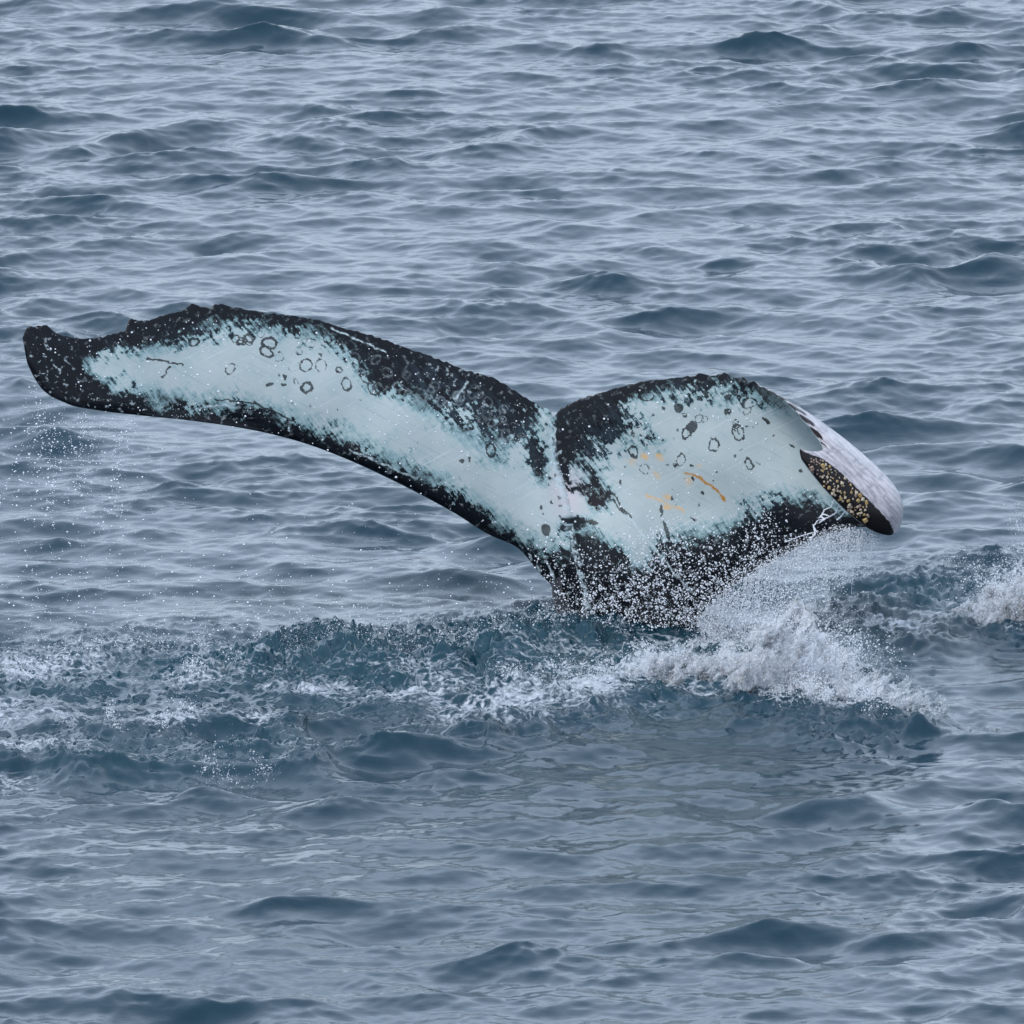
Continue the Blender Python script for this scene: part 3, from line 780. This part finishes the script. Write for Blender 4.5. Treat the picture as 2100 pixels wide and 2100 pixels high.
# veil of fine spray streaming off the right fluke
VEIL = [(1400, 1300), (1460, 1235), (1540, 1170), (1640, 1110), (1720, 1075), (1800, 1100), (1790, 1150), (1720, 1200), (1640, 1250), (1560, 1300), (1480, 1320)]
q = scatter(15000, VEIL, lambda x, y: .35 + .65 * np.clip(1 - (y - np.interp(x, [1400, 1540, 1720, 1800], [1300, 1165, 1070, 1100])) / 110, 0, 1))
q = q + r.normal(0, 1, q.shape) * np.array([14, 9]) * (.3 + (q[:, 1:] - 1070) / 110)
dep = np.interp(q[:, 0], [1400, 1500, 1640, 1800], [.15, .28, .55, .85]) + r.uniform(-.1, .12, len(q))
droplets('spray_veil', P3(q[:, 0], q[:, 1], dep), np.clip(.0007 + r.gamma(1.6, .0006, len(q)), 0, .004), SPRAY, 'fine grey veil of spray streaming off the lower edge of the right fluke', 1)

# white water: torn sheets and strings of spray thrown up along the crests
def nz1(seed, x):
    g = np.random.default_rng(seed); t = g.standard_normal(64)
    i = np.floor(x).astype(int); u = x - i; u = u * u * (3 - 2 * u)
    return t[i % 64] * (1 - u) + t[(i + 1) % 64] * u


def burst(n, src, vel, var, tmax, r0, seed, layers=7, freq=5.0, hole=.1, turb=.05, fuzz=.003, base=.05):
    """src: (px, py) on the water along the crest; every layer is a sheet that tears into strings as it rises"""
    g = np.random.default_rng(seed)
    S = G(np.array([a for a, b in src], float), np.array([b for a, b in src], float))
    f = g.random(n); L = g.integers(0, layers, n); t = tmax * g.random(n) ** .75
    k = f * (len(src) - 1)
    p0 = np.stack([np.interp(k, np.arange(len(src)), S[:, c]) for c in range(3)], 1)
    off = g.normal(0, base, (layers, 3))[L]; off[:, 2] = 0
    p0 = p0 + off * np.array([1, 2.0, 0])
    p0[:, 2] = sea_z(p0[:, 0], p0[:, 1]) - .02
    sh = f * freq + L * 9.31
    v = np.array(vel) + np.stack([nz1(seed + c, sh) * .7 + nz1(seed + 10 + c, sh * 4.3) * .4 for c in range(3)], 1) * np.array(var)
    lv = g.uniform(.45, 1.15, layers)[L]
    v[:, 2] = np.clip(v[:, 2], .05, None) * lv
    p = p0 + v * t[:, None]; p[:, 2] -= 4.9 * t ** 2
    a_ = (t / tmax)[:, None]
    co = np.stack([tile_sample(NZ1, .9, p[:, 0] + 5 * c, p[:, 2] + p[:, 1] * .7 + 3 * c) for c in range(3)], 1)
    c2 = np.stack([tile_sample(NZ2, .35, p[:, 0] + 5 * c, p[:, 2] + p[:, 1] * .7 + 3 * c) for c in range(3)], 1)
    p = p + (co * turb + c2 * turb * .45) * (.25 + a_) + g.normal(0, fuzz, (n, 3)) * (.4 + 1.6 * a_)
    tear = tile_sample(NZ2, 1.0, f * freq * .25 + L * .37, t * .9) + .6 * tile_sample(NZ2, 1.0, f * freq * .9 + L * .21, t * 2.5)
    keep = (p[:, 2] > sea_z(p[:, 0], p[:, 1]) - .01) & (tear > hole - .8 + 1.3 * a_[:, 0])
    rad = r0 * .7 * g.lognormal(0, .7, n) * (1.2 - .5 * a_[:, 0])
    return p[keep], rad[keep]


def splash(name, label, parts, cat='splash', mat=None):
    a = np.concatenate([q[0] for q in parts]); b = np.concatenate([q[1] for q in parts])
    print(name, len(a))
    return droplets(name, a, np.clip(b, .0006, .0042), mat or WHITE, label, 1, cat)


def sheets(name, label, sets, mat):
    """torn films of water: thin curved sheets with holes"""
    VV_, FF_ = [], []; base_i = 0
    for (src, vel, var, tmax, seed, layers, freq, hole) in sets:
        S = G(np.array([a for a, b in src], float), np.array([b for a, b in src], float))
        g = np.random.default_rng(seed)
        nf, nt = 260, 90
        F, TT = np.meshgrid(np.linspace(0, 1, nf), np.linspace(0, 1, nt)); F = F.ravel(); TT = TT.ravel()
        for L in range(layers):
            t = tmax * TT
            k = F * (len(src) - 1)
            p0 = np.stack([np.interp(k, np.arange(len(src)), S[:, c]) for c in range(3)], 1)
            p0[:, 1] += g.normal(0, .12); p0[:, 0] += g.normal(0, .04)
            p0[:, 2] = sea_z(p0[:, 0], p0[:, 1]) - .02
            sh = F * freq + L * 7.7
            v = np.array(vel) + np.stack([nz1(seed + c, sh) * .7 + nz1(seed + 10 + c, sh * 4.3) * .4 for c in range(3)], 1) * np.array(var)
            v[:, 2] = np.clip(v[:, 2], .05, None) * g.uniform(.4, 1.05)
            p = p0 + v * t[:, None]; p[:, 2] -= 4.9 * t ** 2
            co = np.stack([tile_sample(NZ1, .8, p[:, 0] + 5 * c + L, p[:, 2] + p[:, 1] * .7 + 3 * c) for c in range(3)], 1)
            c2 = np.stack([tile_sample(NZ2, .4, p[:, 0] + 5 * c + L, p[:, 2] + p[:, 1] * .7 + 3 * c) for c in range(3)], 1)
            p = p + (co * .05 + c2 * .022) * (.2 + TT[:, None])
            tear = tile_sample(NZ2, 1.0, F * freq * .16 + L * .37, TT * .16) + .7 * tile_sample(NZ2, 1.0, F * freq * .5 + L * .21, TT * .3)
            ok = (tear > hole - .3 + 1.7 * TT) & (p[:, 2] > sea_z(p[:, 0], p[:, 1]) - .015)
            fc = grid_faces(nt, nf); fc = fc[ok[fc].all(1)]
            VV_.append(p); FF_.append(fc + base_i); base_i += len(p)
    o = mesh_obj(name, np.concatenate(VV_), np.concatenate(FF_), mat)
    bm_keep = None
    tag(o, label, 'splash', kind='stuff')
    return o


d3 = NT('torn_water')
d3g = d3.n.new('ShaderNodeNewGeometry').outputs['Position']
d3n = d3.noise(d3.mapping(d3g, scale=(1, .6, .35)), 46.0, 4, .65)
d3.put(Base_Color=(.84, .87, .91), Roughness=.25, IOR=1.33, Normal=d3.bump(d3n, .3, .006))
tr = d3.n.new('ShaderNodeBsdfTranslucent'); tr.inputs['Color'].default_value = (.90, .93, .97, 1)
mx = d3.n.new('ShaderNodeMixShader'); mx.inputs[0].default_value = .55
d3.l.new(d3.bsdf.outputs[0], mx.inputs[1]); d3.l.new(tr.outputs[0], mx.inputs[2])
tp = d3.n.new('ShaderNodeBsdfTransparent'); mx2 = d3.n.new('ShaderNodeMixShader')
d3.l.new(d3.range(d3n, .40, .64, .05, .62), mx2.inputs[0]); d3.l.new(tp.outputs[0], mx2.inputs[1]); d3.l.new(mx.outputs[0], mx2.inputs[2])
d3.l.new(mx2.outputs[0], d3.out.inputs['Surface'])
sheets('water_sheets', 'torn sheets of water inside the large splash right of the tail', [
    ([(1530, 1430), (1600, 1432), (1670, 1435), (1750, 1428)], (.05, .1, 1.6), (.5, .4, .5), .32, 61, 5, 5, 0.1),
    ([(1360, 1405), (1440, 1408), (1520, 1412), (1590, 1420)], (-.1, 0, .95), (.4, .3, .3), .2, 62, 4, 5, 0.1),
    ([(1600, 1452), (1690, 1462), (1780, 1470), (1850, 1474)], (.3, -.1, .6), (.3, .2, .2), .13, 63, 4, 5, -.1)], d3.m)
sheets('water_sheets', 'torn sheets of water in the splash at the right edge', [
    ([(2070, 1285), (2110, 1283), (2160, 1280), (2240, 1280)], (.05, 0, 1.7), (.4, .3, .45), .32, 64, 6, 5, 0),
    ([(2010, 1288), (2060, 1286), (2140, 1284)], (-.2, 0, .7), (.3, .2, .25), .15, 65, 4, 5, 0)], d3.m)
splash('splash', 'large burst of white splash right of the base of the tail', [
    burst(52000, [(1530, 1425), (1600, 1430), (1660, 1432), (1720, 1428), (1760, 1425)], (.05, .1, 1.7), (.5, .5, .5), .34, .0014, 1, 12, 6, .15),
    burst(26000, [(1570, 1410), (1630, 1405), (1700, 1410)], (-.05, .1, 2.0), (.45, .4, .4), .31, .0012, 2, 10, 6, .25),
    burst(30000, [(1340, 1400), (1420, 1405), (1500, 1410), (1570, 1420)], (-.15, 0, 1.0), (.5, .4, .35), .21, .0013, 3, 9, 6, .15),
    burst(12000, [(1440, 1330), (1500, 1310), (1570, 1300)], (.2, 0, 1.3), (.5, .3, .4), .25, .0011, 14, 6, 5, .4),
    burst(26000, [(1600, 1452), (1680, 1460), (1760, 1470), (1840, 1472)], (.3, -.2, .7), (.35, .3, .25), .15, .0014, 4, 7, 6, .05)])
splash('splash', 'white splash breaking on the wave crest at the right edge', [
    burst(60000, [(2070, 1286), (2110, 1284), (2160, 1280), (2240, 1280)], (.05, 0, 2.1), (.45, .4, .5), .36, .0013, 5, 10, 5, -.1),
    burst(16000, [(2020, 1288), (2060, 1285), (2120, 1285)], (-.2, 0, 1.0), (.4, .3, .3), .2, .0013, 6, 6, 5, 0)])
splash('wake_spray', 'low flecks of white spray along the churned wake left of the tail', [
    burst(15000, [(20, 1410), (120, 1380), (240, 1350), (400, 1340), (560, 1345)], (0, -.1, .75), (.4, .3, .3), .17, .0012, 7, 6, 9, .2),
    burst(32000, [(560, 1360), (760, 1365), (950, 1345), (1100, 1330), (1220, 1310)], (0, -.1, .9), (.4, .3, .35), .2, .0011, 8, 5, 9, .5, .06, .02),
    burst(3000, [(390, 1398), (450, 1395)], (0, 0, .95), (.2, .2, .3), .16, .0013, 9, 4, 3, -.2),
    burst(1400, [(460, 1590), (510, 1582)], (0, 0, 1.3), (.15, .1, .3), .22, .0013, 10, 4, 3, .1),
    burst(7000, [(200, 1500), (330, 1492), (420, 1495)], (0, -.1, .35), (.2, .2, .15), .08, .0012, 15, 4, 5, 0),
    burst(24000, [(1060, 1440), (1180, 1430), (1300, 1410), (1400, 1405)], (0, -.1, .6), (.3, .2, .25), .14, .0012, 16, 5, 6, .1)], 'spray')
